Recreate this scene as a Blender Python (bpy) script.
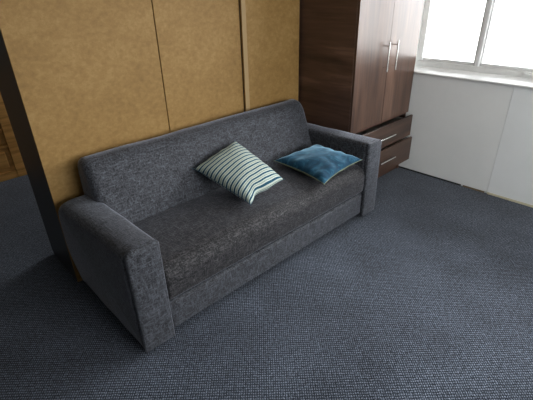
import bpy, bmesh, math, random
from mathutils import Vector, Matrix, noise
for o in list(bpy.data.objects): bpy.data.objects.remove(o, do_unlink=True)
S = bpy.context.scene
C = S.collection

# ------------------------------------------------------------ camera
cam = bpy.data.cameras.new('camera'); co = bpy.data.objects.new('camera', cam); C.objects.link(co)
cam.sensor_width = 36; cam.sensor_fit = 'HORIZONTAL'; cam.lens = 404.08 / 533 * 36; cam.clip_start = .05
yaw, pit, rol = 0.7539, 0.4882, -0.0268
f = Vector((math.sin(yaw)*math.cos(pit), math.cos(yaw)*math.cos(pit), -math.sin(pit)))
r0 = Vector((math.cos(yaw), -math.sin(yaw), 0)); u0 = r0.cross(f)
cr, sr = math.cos(rol), math.sin(rol)
r_ = cr*r0 + sr*u0; u_ = -sr*r0 + cr*u0
M = Matrix((r_, u_, -f)).transposed().to_4x4(); M.translation = Vector((-.5196, -1.4388, 1.6))
co.matrix_world = M; S.camera = co

# ------------------------------------------------------------ sky, daylight, exposure
W = bpy.data.worlds.new('sky'); S.world = W; W.use_nodes = True
nt = W.node_tree; bg = nt.nodes['Background']
tc = nt.nodes.new('ShaderNodeTexCoord'); sx = nt.nodes.new('ShaderNodeSeparateXYZ'); rp = nt.nodes.new('ShaderNodeValToRGB')
nt.links.new(tc.outputs['Generated'], sx.inputs[0])
mr = nt.nodes.new('ShaderNodeMapRange'); mr.inputs[1].default_value = -1; mr.inputs[2].default_value = 1
nt.links.new(sx.outputs['Z'], mr.inputs[0]); nt.links.new(mr.outputs[0], rp.inputs[0])
rp.color_ramp.elements[0].position = .44; rp.color_ramp.elements[0].color = (.50, .50, .49, 1)
rp.color_ramp.elements[1].position = .56; rp.color_ramp.elements[1].color = (.95, .97, 1, 1)
nt.links.new(rp.outputs[0], bg.inputs['Color']); bg.inputs['Strength'].default_value = 14.0

WIN_Y0, WIN_Y1, WIN_Z0, WIN_Z1 = -2.75, .345, .94, 2.25     # side window opening
BW_X0, BW_X1, BW_Z0, BW_Z1 = .0, 2.7, .95, 2.35           # unseen window added behind the viewer for fill light
def portal(name, loc, rot, sxx, syy):
    l = bpy.data.lights.new(name, 'AREA'); l.shape = 'RECTANGLE'; l.size = sxx; l.size_y = syy
    l.cycles.is_portal = True
    o = bpy.data.objects.new(name, l); C.objects.link(o); o.location = loc; o.rotation_euler = rot
portal('side_window_daylight', (3.13, (WIN_Y0+WIN_Y1)/2, (WIN_Z0+WIN_Z1)/2), (0, math.pi/2, 0), WIN_Z1-WIN_Z0, WIN_Y1-WIN_Y0)
portal('added_rear_window_portal', ((BW_X0+BW_X1)/2, -3.75, (BW_Z0+BW_Z1)/2), (math.pi/2, 0, 0), BW_X1-BW_X0, BW_Z1-BW_Z0)  # portal of the added rear window, out of view
portal('added_far_window_portal', (3.13, 2.45, 1.6), (0, math.pi/2, 0), 1.3, 1.1)  # portal of the added far window, out of view
S.view_settings.view_transform = 'Standard'; S.view_settings.look = 'None'
S.view_settings.gamma = 1; S.view_settings.use_curve_mapping = False
S.view_settings.exposure = 0.0

# ------------------------------------------------------------ material helpers
def mat(name, col=(.5,.5,.5), rough=.5, **kw):
    m = bpy.data.materials.new(name); m.use_nodes = True
    b = m.node_tree.nodes['Principled BSDF']
    b.inputs['Base Color'].default_value = (*col, 1); b.inputs['Roughness'].default_value = rough
    for k, v in kw.items():
        b.inputs[k.replace('_', ' ')].default_value = v
    return m
class N:
    def __init__(s, m): s.t = m.node_tree; s.b = s.t.nodes['Principled BSDF']
    def n(s, ty, ins=None, **pr):
        o = s.t.nodes.new(ty)
        for k, v in pr.items(): setattr(o, k, v)
        for k, v in (ins or {}).items():
            if isinstance(v, bpy.types.NodeSocket): s.t.links.new(v, o.inputs[k])
            else: o.inputs[k].default_value = v
        return o
    def coord(s, scale=(1,1,1), kind='Object', rot=(0,0,0)):
        t = s.n('ShaderNodeTexCoord')
        return s.n('ShaderNodeMapping', {'Vector': t.outputs[kind], 'Scale': scale, 'Rotation': rot}).outputs[0]
    def noise(s, vec, scale=1, detail=2, rough=.5, dist=0):
        return s.n('ShaderNodeTexNoise', {'Vector': vec, 'Scale': scale, 'Detail': detail, 'Roughness': rough, 'Distortion': dist}).outputs['Fac']
    def math(s, op, a, b=0.0, c=None):
        d = {0: a, 1: b}
        if c is not None: d[2] = c
        return s.n('ShaderNodeMath', d, operation=op).outputs[0]
    def ramp(s, fac, stops):
        r = s.n('ShaderNodeValToRGB', {0: fac}); e = r.color_ramp.elements
        while len(e) < len(stops): e.new(.5)
        for q, (p, c) in zip(e, stops): q.position = p; q.color = (*c, 1) if len(c) == 3 else c
        return r.outputs[0]
    def mix(s, fac, a, b, bt='MIX'):
        x = s.n('ShaderNodeMix', data_type='RGBA', blend_type=bt)
        for k, v in ((0, fac), (6, a), (7, b)):
            if isinstance(v, bpy.types.NodeSocket): s.t.links.new(v, x.inputs[k])
            else: x.inputs[k].default_value = v if k == 0 else (*v, 1)
        return x.outputs[2]
    def set(s, k, v): s.t.links.new(v, s.b.inputs[k])
    def bump(s, h, strength=.5, dist=.002):
        b = s.n('ShaderNodeBump', {'Height': h, 'Strength': strength, 'Distance': dist}); s.set('Normal', b.outputs[0])

def m_carpet():
    m = mat('carpet_loop_pile', rough=1); n = N(m); n.b.inputs['Specular IOR Level'].default_value = .1
    v = n.coord(rot=(0,0,math.radians(43))); sp = n.n('ShaderNodeSeparateXYZ', {0: v})
    wob = n.noise(v, 30, 2)
    k = 2*math.pi/.0105
    xx = n.math('ADD', n.math('MULTIPLY', sp.outputs['X'], k), n.math('MULTIPLY', wob, 4.0))
    yy = n.math('ADD', n.math('MULTIPLY', sp.outputs['Y'], k*.8), n.math('MULTIPLY', wob, 3.5))
    g = n.math('MULTIPLY', n.math('ADD', n.math('SINE', xx), 1), n.math('ADD', n.math('SINE', yy), 1))
    g = n.math('MULTIPLY', g, .25)
    fine = n.noise(v, 95, 3, .7)
    pat = n.math('ADD', n.math('MULTIPLY', g, .42), n.math('MULTIPLY', fine, .95))
    c = n.ramp(pat, [(.36, (.0085,.0105,.0155)), (.58, (.035,.0440,.0575)), (.84, (.170,.190,.235))])
    big = n.math('ADD', n.math('MULTIPLY', n.noise(v, 2.2, 3, .6), .5), n.math('MULTIPLY', n.noise(v, 42, 2, .6), .5))
    c2 = n.mix(1.0, c, n.ramp(big, [(.36, (.66,.66,.67)), (.64, (1.32,1.34,1.36))]), 'MULTIPLY')
    n.set('Base Color', c2); n.bump(pat, .8, .004)
    n.b.inputs['Sheen Weight'].default_value = .12; n.b.inputs['Sheen Roughness'].default_value = .5
    return m
def m_chenille(name, base=(.008,.0085,.010), light=(.096,.103,.120), sheen=.45, cross=1.0):
    m = mat(name, rough=.75); n = N(m); n.b.inputs['Specular IOR Level'].default_value = .35
    a = n.noise(n.coord((26, 130, 130)), 1, 2); b = n.noise(n.coord((130, 26, 130)), 1, 2); c = n.noise(n.coord((130, 130, 26)), 1, 2)
    s = n.math('MAXIMUM', n.math('MAXIMUM', a, b), c)
    nap = n.noise(n.coord(), 16, 3, .6, .4)
    fine = n.noise(n.coord(), 260, 2)
    h = n.math('ADD', n.math('MULTIPLY', s, .75*cross), n.math('MULTIPLY', fine, .3))
    h = n.math('ADD', h, n.math('MULTIPLY', nap, .12))
    lo = .615 + (1-cross)
    col = n.ramp(h, [(lo-.07, base), (lo+.07, tuple((p+q)/2 for p, q in zip(base, light))), (lo+.18, light)])
    n.set('Base Color', col); n.bump(h, .7, .004)
    n.b.inputs['Sheen Weight'].default_value = sheen; n.b.inputs['Sheen Roughness'].default_value = .35
    n.b.inputs['Sheen Tint'].default_value = (.80, .86, 1, 1)
    return m
def m_walnut(name, axis, tint=1.0, rough=.34):
    # axis: direction of the grain
    m = mat(name, rough=rough); n = N(m)
    sc = [9, 9, 9]; sc[axis] = .9
    sc2 = [60, 60, 60]; sc2[axis] = 2.5
    a = n.noise(n.coord(tuple(sc)), 1, 4, .6, .5); b = n.noise(n.coord(tuple(sc2)), 1, 3, .6)
    h = n.math('ADD', n.math('MULTIPLY', a, .72), n.math('MULTIPLY', b, .24))
    t = tint
    n.set('Base Color', n.ramp(h, [(.34, (.042*t,.022*t,.015*t)), (.53, (.098*t,.052*t,.034*t)), (.70, (.20*t,.115*t,.078*t))]))
    n.bump(b, .06, .001); n.b.inputs['Specular IOR Level'].default_value = .5
    return m
def m_board():
    m = mat('mustard_hardboard', rough=.62); n = N(m); n.b.inputs['Specular IOR Level'].default_value = .3
    a = n.noise(n.coord((34, 34, 44)), 1, 4, .65, .3); b = n.noise(n.coord((3, 3, 4)), 1, 3, .55, .4); c = n.noise(n.coord(), 160, 2)
    h = n.math('ADD', n.math('MULTIPLY', a, .5), n.math('ADD', n.math('MULTIPLY', b, .35), n.math('MULTIPLY', c, .15)))
    n.set('Base Color', n.ramp(h, [(.36, (.195,.109,.029)), (.52, (.255,.149,.044)), (.66, (.315,.195,.068))]))
    n.bump(a, .08, .001)
    return m
def m_paint(name, c0, c1, rough=.55, scale=4, bump=.05):
    m = mat(name, rough=rough); n = N(m)
    a = n.noise(n.coord(), scale, 4, .6)
    n.set('Base Color', n.ramp(a, [(.3, c0), (.7, c1)])); n.bump(n.noise(n.coord(), 60, 3), bump, .002)
    return m
def m_pine():
    m = mat('varnished_pine', rough=.4); n = N(m)
    a = n.noise(n.coord((2, 30, 30)), 1, 4, .6, .6)
    n.set('Base Color', n.ramp(a, [(.35, (.58,.27,.065)), (.6, (.85,.46,.14))]))
    return m
def m_stripes():
    m = mat('striped_cushion_cloth', rough=.8); n = N(m); n.b.inputs['Specular IOR Level'].default_value = .25
    uv = n.n('ShaderNodeUVMap', uv_map='UVMap'); sp = n.n('ShaderNodeSeparateXYZ', {0: uv.outputs[0]})
    x = n.math('FRACT', n.math('MULTIPLY', n.math('ADD', sp.outputs['X'], -.020), 15.0))
    r = n.n('ShaderNodeValToRGB', {0: x}); e = r.color_ramp; e.interpolation = 'CONSTANT'
    blue, cream, olive, pale = (.006,.065,.115), (.54,.60,.52), (.17,.25,.22), (.48,.54,.44)
    st = [(0, blue), (.36, cream), (.54, olive), (.60, pale), (.68, olive), (.78, cream)]
    while len(e.elements) < len(st): e.elements.new(.5)
    for q, (p, c) in zip(e.elements, st): q.position = p; q.color = (*c, 1)
    rib = n.noise(n.coord(), 300, 2)
    n.set('Base Color', n.mix(.35, r.outputs[0], n.ramp(rib, [(.3, (.6,.6,.6)), (.7, (1,1,1))]), 'MULTIPLY'))
    n.bump(rib, .4, .001)
    return m
def m_teal():
    m = mat('teal_velvet', rough=.8); n = N(m); n.b.inputs['Specular IOR Level'].default_value = .15
    nap = n.noise(n.coord((1, 1, 1)), 11, 4, .6, 1.5)
    n.set('Base Color', n.ramp(nap, [(.32, (.003,.022,.045)), (.5, (.006,.043,.082)), (.68, (.026,.100,.160))]))
    n.b.inputs['Sheen Weight'].default_value = .9; n.b.inputs['Sheen Roughness'].default_value = .35
    n.b.inputs['Sheen Tint'].default_value = (.45,.75,.95,1)
    n.bump(n.noise(n.coord(), 40, 3), .25, .004)
    return m
MC = m_carpet()
MF = m_chenille('charcoal_chenille')
MFS = m_chenille('charcoal_chenille_seat', (.003,.0028,.0032), (.100,.095,.101), .35, .965)
MFB = m_chenille('charcoal_chenille_back', (.008,.0085,.010), (.098,.105,.124), .50)
MWV = m_walnut('walnut_laminate_upright_grain', 2, .95, .28); MWH = m_walnut('walnut_laminate_level_grain', 1, 1.1, .45); MWX = m_walnut('walnut_drawer_laminate', 0, .60, .36)
MB = m_board(); MBE = mat('pale_hardboard_edge', (.33,.22,.095), .6)
MBK = m_paint('black_laminate', (.022,.025,.028), (.028,.032,.035), .45, 3, .02)
MWALL = m_paint('off_white_wall_paint', (.81,.825,.80), (.86,.87,.845), .5, 3, .08)
MWALL2 = m_paint('off_white_wall_paint_fresh', (.84,.865,.85), (.88,.90,.89), .5, 3, .08)
MROOM = m_paint('plain_room_paint', (.66,.65,.62), (.70,.69,.66), .8, 2, .03)
MDIM = m_paint('dull_brown_room_paint', (.24,.22,.19), (.28,.26,.22), .8, 2, .03)  # for unseen far walls, kept dull to hold down bounced light
MGLOSS = m_paint('white_gloss_timber', (.84,.85,.83), (.92,.93,.91), .4, 18, .15)
MSTEEL = mat('brushed_steel', (.80,.80,.78), .25, Metallic=1.0)
MDARK = mat('foot_black_and_gap_shade', (.012,.011,.011), .8)  # black of the sofa feet; also paints shade in the wall gap
MPINE = m_pine(); MBRASS = mat('aged_brass', (.45,.30,.10), .35, Metallic=1.0)
MRAW = m_paint('bare_timber_batten', (.13,.085,.04), (.22,.15,.08), .8, 30, .1)
MCREAM = m_paint('cream_filler', (.55,.49,.33), (.66,.61,.45), .8, 20, .1)
MINT = mat('white_melamine', (.5,.48,.45), .5)
MSTR = m_stripes(); MTEAL = m_teal(); MOLIVE = m_paint('olive_cloth', (.12,.145,.075), (.18,.20,.11), .85, 30, .1)
MCORD = m_paint('cream_cord', (.14,.17,.10), (.20,.22,.14), .85, 40, .1)
MNAVY = mat('navy_cord', (.03,.07,.11), .85)
MGLASS = bpy.data.materials.new('window_glass'); MGLASS.use_nodes = True
gt = MGLASS.node_tree; gt.nodes.clear()
go = gt.nodes.new('ShaderNodeOutputMaterial'); tr = gt.nodes.new('ShaderNodeBsdfTransparent'); gl = gt.nodes.new('ShaderNodeBsdfGlossy'); gl.inputs['Roughness'].default_value = .02
mx = gt.nodes.new('ShaderNodeMixShader'); fr = gt.nodes.new('ShaderNodeFresnel'); fr.inputs[0].default_value = 1.25
gt.links.new(fr.outputs[0], mx.inputs[0]); gt.links.new(tr.outputs[0], mx.inputs[1]); gt.links.new(gl.outputs[0], mx.inputs[2]); gt.links.new(mx.outputs[0], go.inputs[0])

# ------------------------------------------------------------ object helpers
def root(name, loc, label, cat, group=None):
    o = bpy.data.objects.new(name, None); C.objects.link(o); o.location = loc; o.empty_display_size = .1
    o['label'] = label; o['category'] = cat
    if group: o['group'] = group
    return o
def wloc(o):
    v = Vector((0,0,0))
    while o: v = v + o.location; o = o.parent
    return v
def obj(name, bm, m, parent=None, smooth=False, angle=40, label=None, kind=None):
    me = bpy.data.meshes.new(name)
    if parent: bmesh.ops.translate(bm, verts=bm.verts[:], vec=-wloc(parent))
    bmesh.ops.recalc_face_normals(bm, faces=bm.faces[:])
    bm.to_mesh(me); bm.free()
    for k in (m if isinstance(m, (list, tuple)) else [m]): me.materials.append(k)
    o = bpy.data.objects.new(name, me); C.objects.link(o)
    if parent: o.parent = parent
    if smooth:
        me.shade_smooth()
        me.set_sharp_from_angle(angle=math.radians(angle))
    if label: o['label'] = label
    if kind: o['kind'] = kind
    return o
def box(bm, x0, x1, y0, y1, z0, z1, bev=0, seg=2, mi=0):
    r = bmesh.ops.create_cube(bm, size=1, matrix=Matrix.Translation(((x0+x1)/2, (y0+y1)/2, (z0+z1)/2)) @ Matrix.Diagonal((x1-x0, y1-y0, z1-z0, 1)))
    fs = set(q for v in r['verts'] for q in v.link_faces)
    for q in fs: q.material_index = mi
    if bev:
        es = list(set(e for v in r['verts'] for e in v.link_edges))
        rr = bmesh.ops.bevel(bm, geom=es, offset=bev, segments=seg, profile=.5, affect='EDGES')
        for q in rr['faces']: q.material_index = mi
def B(x0, x1, y0, y1, z0, z1, bev=0, seg=2):
    bm = bmesh.new(); box(bm, x0, x1, y0, y1, z0, z1, bev, seg); return bm
def cyl(bm, a, b, r, n=16, bev=0):
    a, b = Vector(a), Vector(b); d = b-a
    q = d.to_track_quat('Z', 'Y').to_matrix().to_4x4()
    bmesh.ops.create_cone(bm, cap_ends=True, segments=n, radius1=r, radius2=r, depth=d.length, matrix=Matrix.Translation((a+b)/2) @ q)
def struct(name, bm, m, parent=None, **k):
    return obj(name, bm, m, parent, kind=None if parent else 'structure', **k)

# ------------------------------------------------------------ the room
XR = 2.909
struct('floor', B(-6.5, 3.2, -3.6, 3.45, -.08, 0), MC)
struct('ceiling', B(-6.5, 3.2, -3.75, 3.45, 2.6, 2.7), MROOM)
struct('wall_back', B(-6.5, 3.2, 3.3, 3.45, 0, 2.6), MDIM)
struct('wall_left', B(-6.6, -6.5, -3.75, 3.45, 0, 2.6), MDIM)  # unseen wall, set far off and dim to weaken bounced light
bm = bmesh.new()
for b in ((-6.5, BW_X0, 0, 2.6), (BW_X1, 3.2, 0, 2.6), (BW_X0, BW_X1, 0, BW_Z0), (BW_X0, BW_X1, BW_Z1, 2.6)):
    box(bm, b[0], b[1], -3.72, -3.6, b[2], b[3])
struct('wall_front', bm, MROOM)
bm = bmesh.new()
for b in ((-3.6, WIN_Y0, 0, 2.6), (WIN_Y1, 1.9, 0, 2.6), (3.0, 3.3, 0, 2.6), (1.9, 3.0, 0, .95), (1.9, 3.0, 2.25, 2.6), (WIN_Y0, WIN_Y1, 0, .88), (WIN_Y0, WIN_Y1, WIN_Z1, 2.6)):
    box(bm, XR+.005, 3.12, b[0], b[1], b[2], b[3])
wr = struct('wall_right', bm, MWALL)
bd = struct('wall_board', B(XR-.004, XR+.005, -.510, 3.3, .015, .897, .0008, 1), MWALL, wr)
bd = struct('wall_board', B(XR-.005, XR+.005, -3.6, -.5112, .018, .897, .0008, 1), MWALL2, wr)
struct('wall_board', B(XR-.004, XR+.005, WIN_Y1+.03, 1.56, .90, 2.6), MWALL, wr)
struct('trim_1', B(XR-.003, XR+.0045, -.49, -.31, .0, .014), MRAW)
struct('gap_shade_strip', B(XR+.001, XR+.0045, -.29, 1.5, .0, .0145), MDARK)  # near-black strip paints the shade in the gap under the board
struct('trim_2', B(XR-.008, XR+.0045, -3.6, -.514, .0, .0175, .001, 1), MCREAM)

# side window: sill, frame, mullions, panes
FX = 3.02
win = bpy.data.objects.new('window_1', None); C.objects.link(win); win.location = (FX, 0, WIN_Z0); win['kind'] = 'structure'
bm = bmesh.new()
zt = lambda x: .912 + (x-2.884)*.23
for xa, xb, ya, yb in ((2.884, 3.10, WIN_Y0-.04, .281), (2.896, 3.10, .281, WIN_Y1+.02)):
    box(bm, xa, xb, ya, yb, .8975, .9120)
for v in bm.verts:
    if v.co.z > .905: v.co.z = zt(v.co.x)
bmesh.ops.bevel(bm, geom=bm.edges[:], offset=.004, segments=3, profile=.5, affect='EDGES')
struct('window_sill', bm, MGLOSS, win, smooth=True)
w3 = struct('added_far_window', B(FX, FX+.05, 1.9, 1.95, .95, 2.25), MGLOSS)  # unseen window added to bring light to the pine chest
for y in (2.95,): struct('mullion', B(FX, FX+.05, y, y+.05, .95, 2.25), MGLOSS, w3)
for z in (.95, 2.19): struct('window_frame', B(FX+.001, FX+.049, 1.95, 2.95, z, z+.06), MGLOSS, w3)
for y in (1.94,): struct('window_pane', B(FX+.028, FX+.032, y, y+1.02, 1.01, 2.19), MGLASS, w3)
bm = bmesh.new()
box(bm, FX, FX+.06, WIN_Y0, WIN_Y1, .937, .985, .004)
box(bm, FX+.012, FX+.05, WIN_Y0+.051, WIN_Y1-.051, .985, 1.012, .004)
box(bm, FX, FX+.06, WIN_Y0, WIN_Y1, WIN_Z1-.06, WIN_Z1, .004)
box(bm, FX, FX+.06, WIN_Y0, WIN_Y0+.05, .986, WIN_Z1-.061, .004); box(bm, FX, FX+.06, WIN_Y1-.05, WIN_Y1, .986, WIN_Z1-.061, .004)
struct('window_frame', bm, MGLOSS, win, smooth=True)
MY = [-.170 - .59*k for k in range(5)]
for y in MY:
    if y < WIN_Y0+.1: continue
    bm = bmesh.new(); box(bm, FX-.004, FX+.056, y-.019, y+.019, .985, WIN_Z1-.06, .005)
    box(bm, FX+.012, FX+.05, y-.033, y+.033, .985, WIN_Z1-.06, .003)
    struct('mullion', bm, MGLOSS, win, smooth=True)
ed = [WIN_Y1-.05] + [y for y in MY if y > WIN_Y0+.1] + [WIN_Y0+.05]
for a, b in zip(ed, ed[1:]):
    struct('window_pane', B(FX+.028, FX+.032, b, a, 1.0, WIN_Z1-.05), MGLASS, win)
bm = bmesh.new(); box(bm, FX-.012, FX, -.66, -.52, .955, .985, .004); cyl(bm, (FX-.02, -.535, .97), (FX-.02, -.62, .972), .006)
struct('white_block_and_rod', bm, MGLOSS, win)  # small white block and rod at the foot of the frame
# unseen rear window, added to light faces turned to the viewer
w2 = bpy.data.objects.new('added_rear_window', None); C.objects.link(w2); w2.location = (1.4, -3.66, 1); w2['kind'] = 'structure'
bm = bmesh.new()
for z0, z1 in ((BW_Z0, BW_Z0+.06), (BW_Z1-.06, BW_Z1)): box(bm, BW_X0, BW_X1, -3.69, -3.63, z0, z1, .004)
for k in range(6):
    xx = BW_X0 + .03 + k*(BW_X1-BW_X0-.06)/5; box(bm, xx-.03, xx+.03, -3.69, -3.63, BW_Z0, BW_Z1, .004)
struct('window_frame', bm, MGLOSS, w2)
struct('window_pane', B(BW_X0+.02, BW_X1-.02, -3.662, -3.658, BW_Z0+.03, BW_Z1-.03), MGLASS, w2)

# ------------------------------------------------------------ row of tall cupboards, backs to the sofa
YP = .8214; CH = 2.3
def cupboard(x0, x1, y0, label, end=None, mb=MB):
    t = root('tall_cupboard', ((x0+x1)/2, (y0+1.245)/2, 0), label, 'cupboard', 'tall cupboards behind the sofa')
    obj('back_panel', B(x0, x1, y0, y0+.012, .0, CH, .0012, 1), [mb], t)
    obj('side_panel', B(x0+.001, x0+.019, y0+.0125, 1.245, 0, CH, .001, 1), MBK, t, label='black laminate side panel')
    obj('side_panel', B(x1-.019, x1-.001, y0+.0125, 1.245, 0, CH, .001, 1), MBK, t)
    obj('top_panel', B(x0+.0195, x1-.0195, y0+.0125, 1.245, CH-.018, CH), MBK, t)
    obj('door', B(x0+.002, x1-.002, 1.247, 1.265, .02, CH-.002, .001, 1), MBK, t)
    return t
cupboard(-.0186, .7605, YP, 'tall cupboard with mustard hardboard back and black side behind the left sofa arm')
cupboard(.7680, 1.4020, YP+.003, 'middle tall cupboard with plain mustard hardboard back behind the sofa')
t = cupboard(1.4050, 1.986, YP-.012, 'tall cupboard with pale-edged mustard hardboard back next to the dark wardrobe')
obj('edge_strip', B(1.4060, 1.4440, YP-.0165, YP-.0122, 0, CH, .001, 1), MBE, t, label='pale hardboard edge strip')

# ------------------------------------------------------------ wardrobe
WX0, WX1, WF, WB, WH = 2.006, 2.891, .286, .862, 2.25
t = root('wardrobe', ((WX0+WX1)/2, (WF+WB)/2, 0), 'tall dark walnut wardrobe with steel bar handles between sofa and window', 'wardrobe')
obj('side_panel', B(WX0, WX0+.018, WF+.0195, WB, 0, WH, .001, 1), MWH, t)
obj('side_panel', B(WX1-.018, WX1, WF+.0195, WB, 0, WH, .001, 1), MWH, t)
obj('top_panel', B(WX0+.0185, WX1-.0185, WF+.0195, WB, WH-.018, WH), MWH, t)
obj('back_panel', B(WX0+.0185, WX1-.0185, WB-.006, WB, .085, WH-.0185), MINT, t)
obj('shelf', B(WX0+.0185, WX1-.0185, WF+.0215, WB-.007, .538, .556), MWX, t)
obj('bottom_panel', B(WX0+.0185, WX1-.0185, WF+.0215, WB-.007, .085, .103), MWX, t)
obj('plinth', B(WX0+.0185, WX1-.0185, WF+.035, WF+.053, 0, .0845), MWX, t)
XM = 2.442
def bar(parent, a, b, off, out=(0,-.034,0)):
    bm = bmesh.new(); a, b, o_ = Vector(a), Vector(b), Vector(out); d = (b-a).normalized()
    cyl(bm, a+o_, b+o_, .0062)
    for p in (a+d*off, b-d*off): cyl(bm, p, p+o_, .0045)
    obj('handle', bm, MSTEEL, parent, smooth=True, label='brushed steel bar handle')
for x0, x1, hx in ((WX0+.001, XM-.0008, 2.381), (XM+.0008, WX1-.001, 2.504)):
    d = obj('door', B(x0, x1, WF, WF+.0185, .558, WH-.002, .0012, 1), MWV, t)
    bar(d, (hx, WF, .986), (hx, WF, 1.203), .03)
for yf, z0, z1, hz in ((.236, .352, .541, .447), (.211, .122, .341, .248)):
    d = obj('drawer', B(WX0+.004, WX1-.004, yf, yf+.018, z0, z1, .0012, 1), MWX, t)
    bm = bmesh.new(); bx0, bx1, y1 = WX0+.032, WX1-.032, yf+.45; zt = z1-.035
    box(bm, bx0, bx0+.014, yf+.0185, y1, z0+.015, zt); box(bm, bx1-.014, bx1, yf+.0185, y1, z0+.015, zt)
    box(bm, bx0+.014, bx1-.014, y1-.014, y1, z0+.015, zt); box(bm, bx0+.014, bx1-.014, yf+.0185, y1-.014, z0+.015, z0+.023)
    obj('drawer_box', bm, MINT, d)
    bar(d, (2.325, yf, hz), (2.558, yf, hz), .03)

# ------------------------------------------------------------ pine chest beyond the cupboards
CY = 2.863
t = root('chest_of_drawers', (-.18, CY+.21, 0), 'varnished pine chest of drawers standing beyond the black cupboard side', 'chest of drawers')
bm = bmesh.new(); x0, x1 = -.66, .285
box(bm, x0, x0+.085, CY, CY+.42, 0, 1.0, .003); box(bm, x1-.085, x1, CY, CY+.42, 0, 1.0, .003)
box(bm, x0+.085, x1-.085, CY+.002, CY+.42, 0, .075, .003)
for z in (.305, .535, .765): box(bm, x0+.085, x1-.085, CY+.004, CY+.42, z, z+.025, .002)
box(bm, x0+.085, x1-.085, CY+.4, CY+.42, .075, 1.0)
obj('body', bm, MPINE, t)
obj('top_board', B(x0-.015, x1+.015, CY-.02, CY+.43, 1.001, 1.03, .006, 3), MPINE, t, smooth=True)
for z0, z1 in ((.078, .302), (.333, .532), (.563, .762), (.793, .99)):
    bm = bmesh.new(); box(bm, x0+.088, x1-.088, CY+.012, CY+.03, z0, z1, .003)
    box(bm, x0+.125, x1-.125, CY+.004, CY+.014, z0+.035, z1-.035, .006)
    d = obj('drawer', bm, MPINE, t)
    for kx in (-.40, .02):
        bm = bmesh.new(); bmesh.ops.create_uvsphere(bm, u_segments=12, v_segments=8, radius=.016, matrix=Matrix.Translation((kx, CY-.014, (z0+z1)/2)))
        cyl(bm, (kx, CY-.01, (z0+z1)/2), (kx, CY+.006, (z0+z1)/2), .007)
        obj('knob', bm, MBRASS, d, smooth=True)

# ------------------------------------------------------------ sofa
L, AW = 1.993, .165
sofa = root('sofa', (L/2, .4, 0), 'dark charcoal chenille three-seater sofa standing against the mustard cupboards', 'sofa')
def arcp(cx, cy, r, a0, a1, n):
    return [(cx+r*math.cos(math.radians(a0+(a1-a0)*i/n)), cy+r*math.sin(math.radians(a0+(a1-a0)*i/n))) for i in range(n+1)]
def extrude_profile(pts, x0, x1, nx, fn=None, bev=.02, seg=4):
    """closed (y,z) outline swept along x, with rounded end caps; fn displaces points"""
    bm = bmesh.new(); n = len(pts)
    cy = sum(p[0] for p in pts)/n; cz = sum(p[1] for p in pts)/n
    xs = []
    for i in range(seg+1):
        a = math.pi/2*i/seg; xs.append((x0+bev*(1-math.sin(a)), bev*(1-math.cos(a))))
    xs = [(x0+bev*(1-math.cos(math.pi/2*i/seg)), bev*(1-math.sin(math.pi/2*i/seg))) for i in range(seg+1)]
    mid = [(x0+bev+(x1-x0-2*bev)*i/nx, 0) for i in range(1, nx)]
    xe = [(x1-bev*(1-math.cos(math.pi/2*i/seg)), bev*(1-math.sin(math.pi/2*i/seg))) for i in range(seg, -1, -1)]
    # inward normals of the outline
    nm = []
    for i in range(n):
        a = Vector(pts[i-1]); b = Vector(pts[(i+1) % n]); d = (b-a).normalized(); nv = Vector((-d.y, d.x))
        if nv.dot(Vector((cy, cz))-Vector(pts[i])) < 0: nv = -nv
        nm.append(nv)
    rings = []
    for x, ins in xs+mid+xe:
        rg = []
        for p, v in zip(pts, nm):
            q = Vector((x, p[0]+v.x*ins, p[1]+v.y*ins))
            if fn: q = fn(q)
            rg.append(bm.verts.new(q))
        rings.append(rg)
    for a, b in zip(rings, rings[1:]):
        for i in range(n):
            bm.faces.new((a[i], a[(i+1) % n], b[(i+1) % n], b[i]))
    for rg in (rings[0], rings[-1]):
        c = sum((v.co for v in rg), Vector())/n; cv = bm.verts.new(c)
        for i in range(n): bm.faces.new((rg[i], rg[(i+1) % n], cv))
    return bm
def densify(pts, step=.03):
    out = []
    for i in range(len(pts)):
        a, b = Vector(pts[i]), Vector(pts[(i+1) % len(pts)]); k = max(1, int((b-a).length/step))
        out += [tuple(a.lerp(b, j/k)) for j in range(k)]
    return out
def wob(q, amp, sc=5):
    v = noise.noise_vector(q*sc); return q + v*amp
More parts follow.
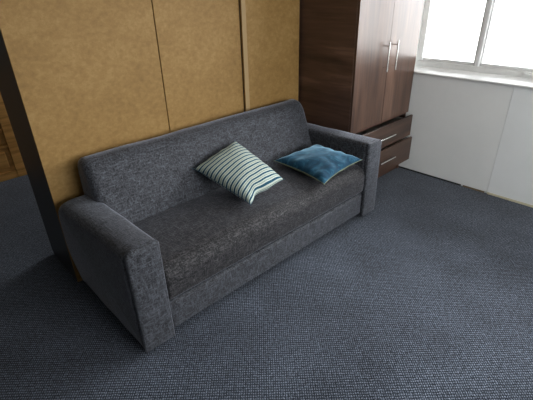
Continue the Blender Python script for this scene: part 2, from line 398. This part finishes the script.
# arms
def arm(x0, x1, s):
    prof = [(.018, .022), (.77, .022)] + arcp(.705, .515, .080, 0, 90, 7)[0:] + [(.50, .598), (.20, .606), (.018, .610)]
    def fn(q):
        w = (q.x-(x0+x1)/2)/((x1-x0)/2)                 # -1..1 across the arm
        if q.z > .42: q.z -= (.022 if w*s > 0 else .008)*(abs(w)**2.5)*min(1, (q.z-.42)/.15)
        if .05 < q.z: q.x += ((.010 + .022*max(0, min(1, q.y/.7))**1.5) if w < 0 and s < 0 else .006)*w*math.sin(math.pi*min(1, q.z/.75))
        return wob(q, .003, 6)
    a = obj('arm', extrude_profile(densify(prof), x0, x1, 6, fn, .024, 5), MF, sofa, smooth=True, angle=60)
    bm = bmesh.new()
    # shield-shaped front panel with a piped edge
    n0 = [(x0, .02), (x1, .02)] + (arcp(x1-.016, .590, .016, 0, 90, 6) + arcp(x0+.036, .570, .036, 90, 180, 8) if s < 0 else arcp(x1-.036, .570, .036, 0, 90, 8) + arcp(x0+.016, .590, .016, 90, 180, 6))
    fr = []; 
    rings = []
    cx_, cz_ = (x0+x1)/2, .31
    for y, ins in ((.018, 0), (.004, 0), (.0, .003), (-.002, .008), (-.004, .03)):
        rings.append([bm.verts.new(((cx_+(p[0]-cx_)*(1-ins/.082)), y, cz_+(p[1]-cz_)*(1-ins/.29))) for p in n0])
    for p, q in zip(rings, rings[1:]):
        for i in range(len(n0)): bm.faces.new((p[i], p[(i+1) % len(n0)], q[(i+1) % len(n0)], q[i]))
    bm.faces.new(rings[-1]); bm.faces.new(rings[0])
    obj('arm_front_panel', bm, MF, a, smooth=True, angle=60)
    return a
arm(0, AW, -1); arm(L-AW, L, 1)
# backrest
prof = [(.50, .30), (.50, .40)] + [(.512, .47), (.545, .56), (.578, .64), (.600, .70), (.622, .75), (.650, .785), (.685, .803), (.725, .806), (.760, .795), (.785, .765), (.795, .72)] + [(.797, .60), (.797, .08), (.60, .08)]
def fnb(q):
    if q.z > .5: q.y += -.006*math.sin((q.x)*2.1)
    return wob(q, .004, 5)
bx0, bx1 = .130, 1.862
obj('backrest', extrude_profile(densify(prof, .035), bx0, bx1, 44, fnb, .045, 6), MFB, sofa, smooth=True, angle=70)
# seat base (apron) and seat cushion
obj('base_frame', extrude_profile(densify([(.018, .055), (.60, .055), (.60, .218)] + arcp(.040, .196, .022, 90, 180, 4)), AW+.0065, L-AW-.0065, 30, None, .004, 2), MF, sofa, smooth=True, angle=50)
prof = [(.008, .262)] + arcp(.034, .258, .026, 190, 270, 4) + [(.57, .232), (.57, .43)] + arcp(.085, .352, .080, 90, 180, 8)
def fns(q):
    sx = math.sin(math.pi*max(0, min(1, (q.x-AW)/(L-2*AW)))); sy = math.sin(math.pi*max(0, min(1, q.y/.56)))
    if q.z > .33: q.z += .014*sx**.5*sy
    if q.z > .30 and q.y < .2: q.z += .003*math.sin(q.x*9)
    return wob(q, .003, 7)
obj('seat_cushion', extrude_profile(densify(prof, .03), AW+.004, L-AW-.004, 44, fns, .014, 4), MFS, sofa, smooth=True, angle=70)
for fx in (.05, L-.05):
    for fy in (.06, .70):
        bm = bmesh.new(); bmesh.ops.create_cone(bm, cap_ends=True, segments=20, radius1=.020, radius2=.026, depth=.03, matrix=Matrix.Translation((fx, fy, .015)))
        obj('foot', bm, MDARK, sofa, smooth=True, label='black sofa foot')

# ------------------------------------------------------------ cushions
def cushion(name, c, thick, label, mats, group, cordm, pinch=.05, wr=.006, seed=0, sag=None, two=False, pe=.75):
    """c = four world corners L, B, R, T (around); puffed top and bottom skins, u runs L->B"""
    Lc, Bc, Rc, Tc = [Vector(p) for p in c]
    nrm = ((Bc-Lc).cross(Tc-Lc)).normalized()
    if nrm.z < 0: nrm = -nrm
    ctr = (Lc+Bc+Rc+Tc)/4
    t = root(name, ctr, label, 'cushion', group)
    G = 36; bm = bmesh.new(); uvl = bm.loops.layers.uv.new('UVMap')
    def P(u, v, s):
        # pinch the sides inwards between the corners
        uu = u + pinch*max(0, math.sin(math.pi*v))**pe*(1-2*u)
        vv = v + pinch*max(0, math.sin(math.pi*u))**pe*(1-2*v)
        p = Lc*(1-uu)*(1-vv) + Bc*uu*(1-vv) + Rc*uu*vv + Tc*(1-uu)*vv
        e = (4*u*(1-u))*(4*v*(1-v))
        h = thick*(e**.42)
        if e > 0:
            q = Vector((u*5+seed, v*5, s*2.0))
            h += wr*noise.noise(q)*min(1, e*5)
            # gathers running in from the edges
            h += wr*.8*math.sin(u*26+seed)*math.exp(-min(v, 1-v)*9)*min(1, e*6) + wr*.8*math.sin(v*24)*math.exp(-min(u, 1-u)*9)*min(1, e*6)
        p = p + nrm*(h*s if s > 0 else -h*(.65 if two else .8))
        if sag: p = sag(p, u, v, s)
        return p
    grid = {}
    for s in (1, -1):
        for i in range(G+1):
            for j in range(G+1):
                edge = i in (0, G) or j in (0, G)
                if s == -1 and edge: grid[s, i, j] = grid[1, i, j]; continue
                grid[s, i, j] = bm.verts.new(P(i/G, j/G, s))
        for i in range(G):
            for j in range(G):
                fc = bm.faces.new([grid[s, a, b] for a, b in ((i, j), (i+1, j), (i+1, j+1), (i, j+1))])
                fc.material_index = 1 if (two and s < 0) else 0
                for lp, (a, b) in zip(fc.loops, ((i, j), (i+1, j), (i+1, j+1), (i, j+1))): lp[uvl].uv = (a/G, b/G)
    border = [P(i/G, 0, 1) for i in range(G)] + [P(1, j/G, 1) for j in range(G)] + [P(1-i/G, 1, 1) for i in range(G)] + [P(0, 1-j/G, 1) for j in range(G)]
    o = obj('cover', bm, mats, t, smooth=True, angle=80)
    # piping cord
    bm = bmesh.new(); n = len(border); rr = .0022; rings = []
    for i in range(n):
        d = (border[(i+1) % n]-border[i-1]).normalized(); a = d.cross(nrm).normalized(); b = d.cross(a)
        rings.append([bm.verts.new(border[i]+a*rr*math.cos(k*math.pi/3)+b*rr*math.sin(k*math.pi/3)) for k in range(6)])
    for i in range(n):
        for k in range(6):
            bm.faces.new((rings[i][k], rings[i][(k+1) % 6], rings[(i+1) % n][(k+1) % 6], rings[(i+1) % n][k]))
    obj('piping', bm, cordm, t, smooth=True)
    return t
cushion('striped_cushion', [(.722, .548, .612), (.825, .125, .472), (1.150, .165, .515), (1.085, .560, .700)], .085,
        'blue, cream and olive striped square cushion leaning against the sofa back', [MSTR], 'cushions on the sofa', MNAVY, pinch=.042, seed=1, pe=.38,
        sag=lambda p, u, v, s: p + Vector((-.019, .019, .006))*(u**5)*math.exp(-((v-.33)/.16)**2))
cushion('velvet_cushion', [(1.335, .450, .506), (1.322, -.016, .480), (1.770, .008, .506), (1.775, .430, .506)], .066,
        'plump teal velvet cushion with olive underside lying flat by the right arm', [MTEAL, MOLIVE], 'cushions on the sofa', MCORD, pinch=.06, wr=.008, seed=4, two=True)
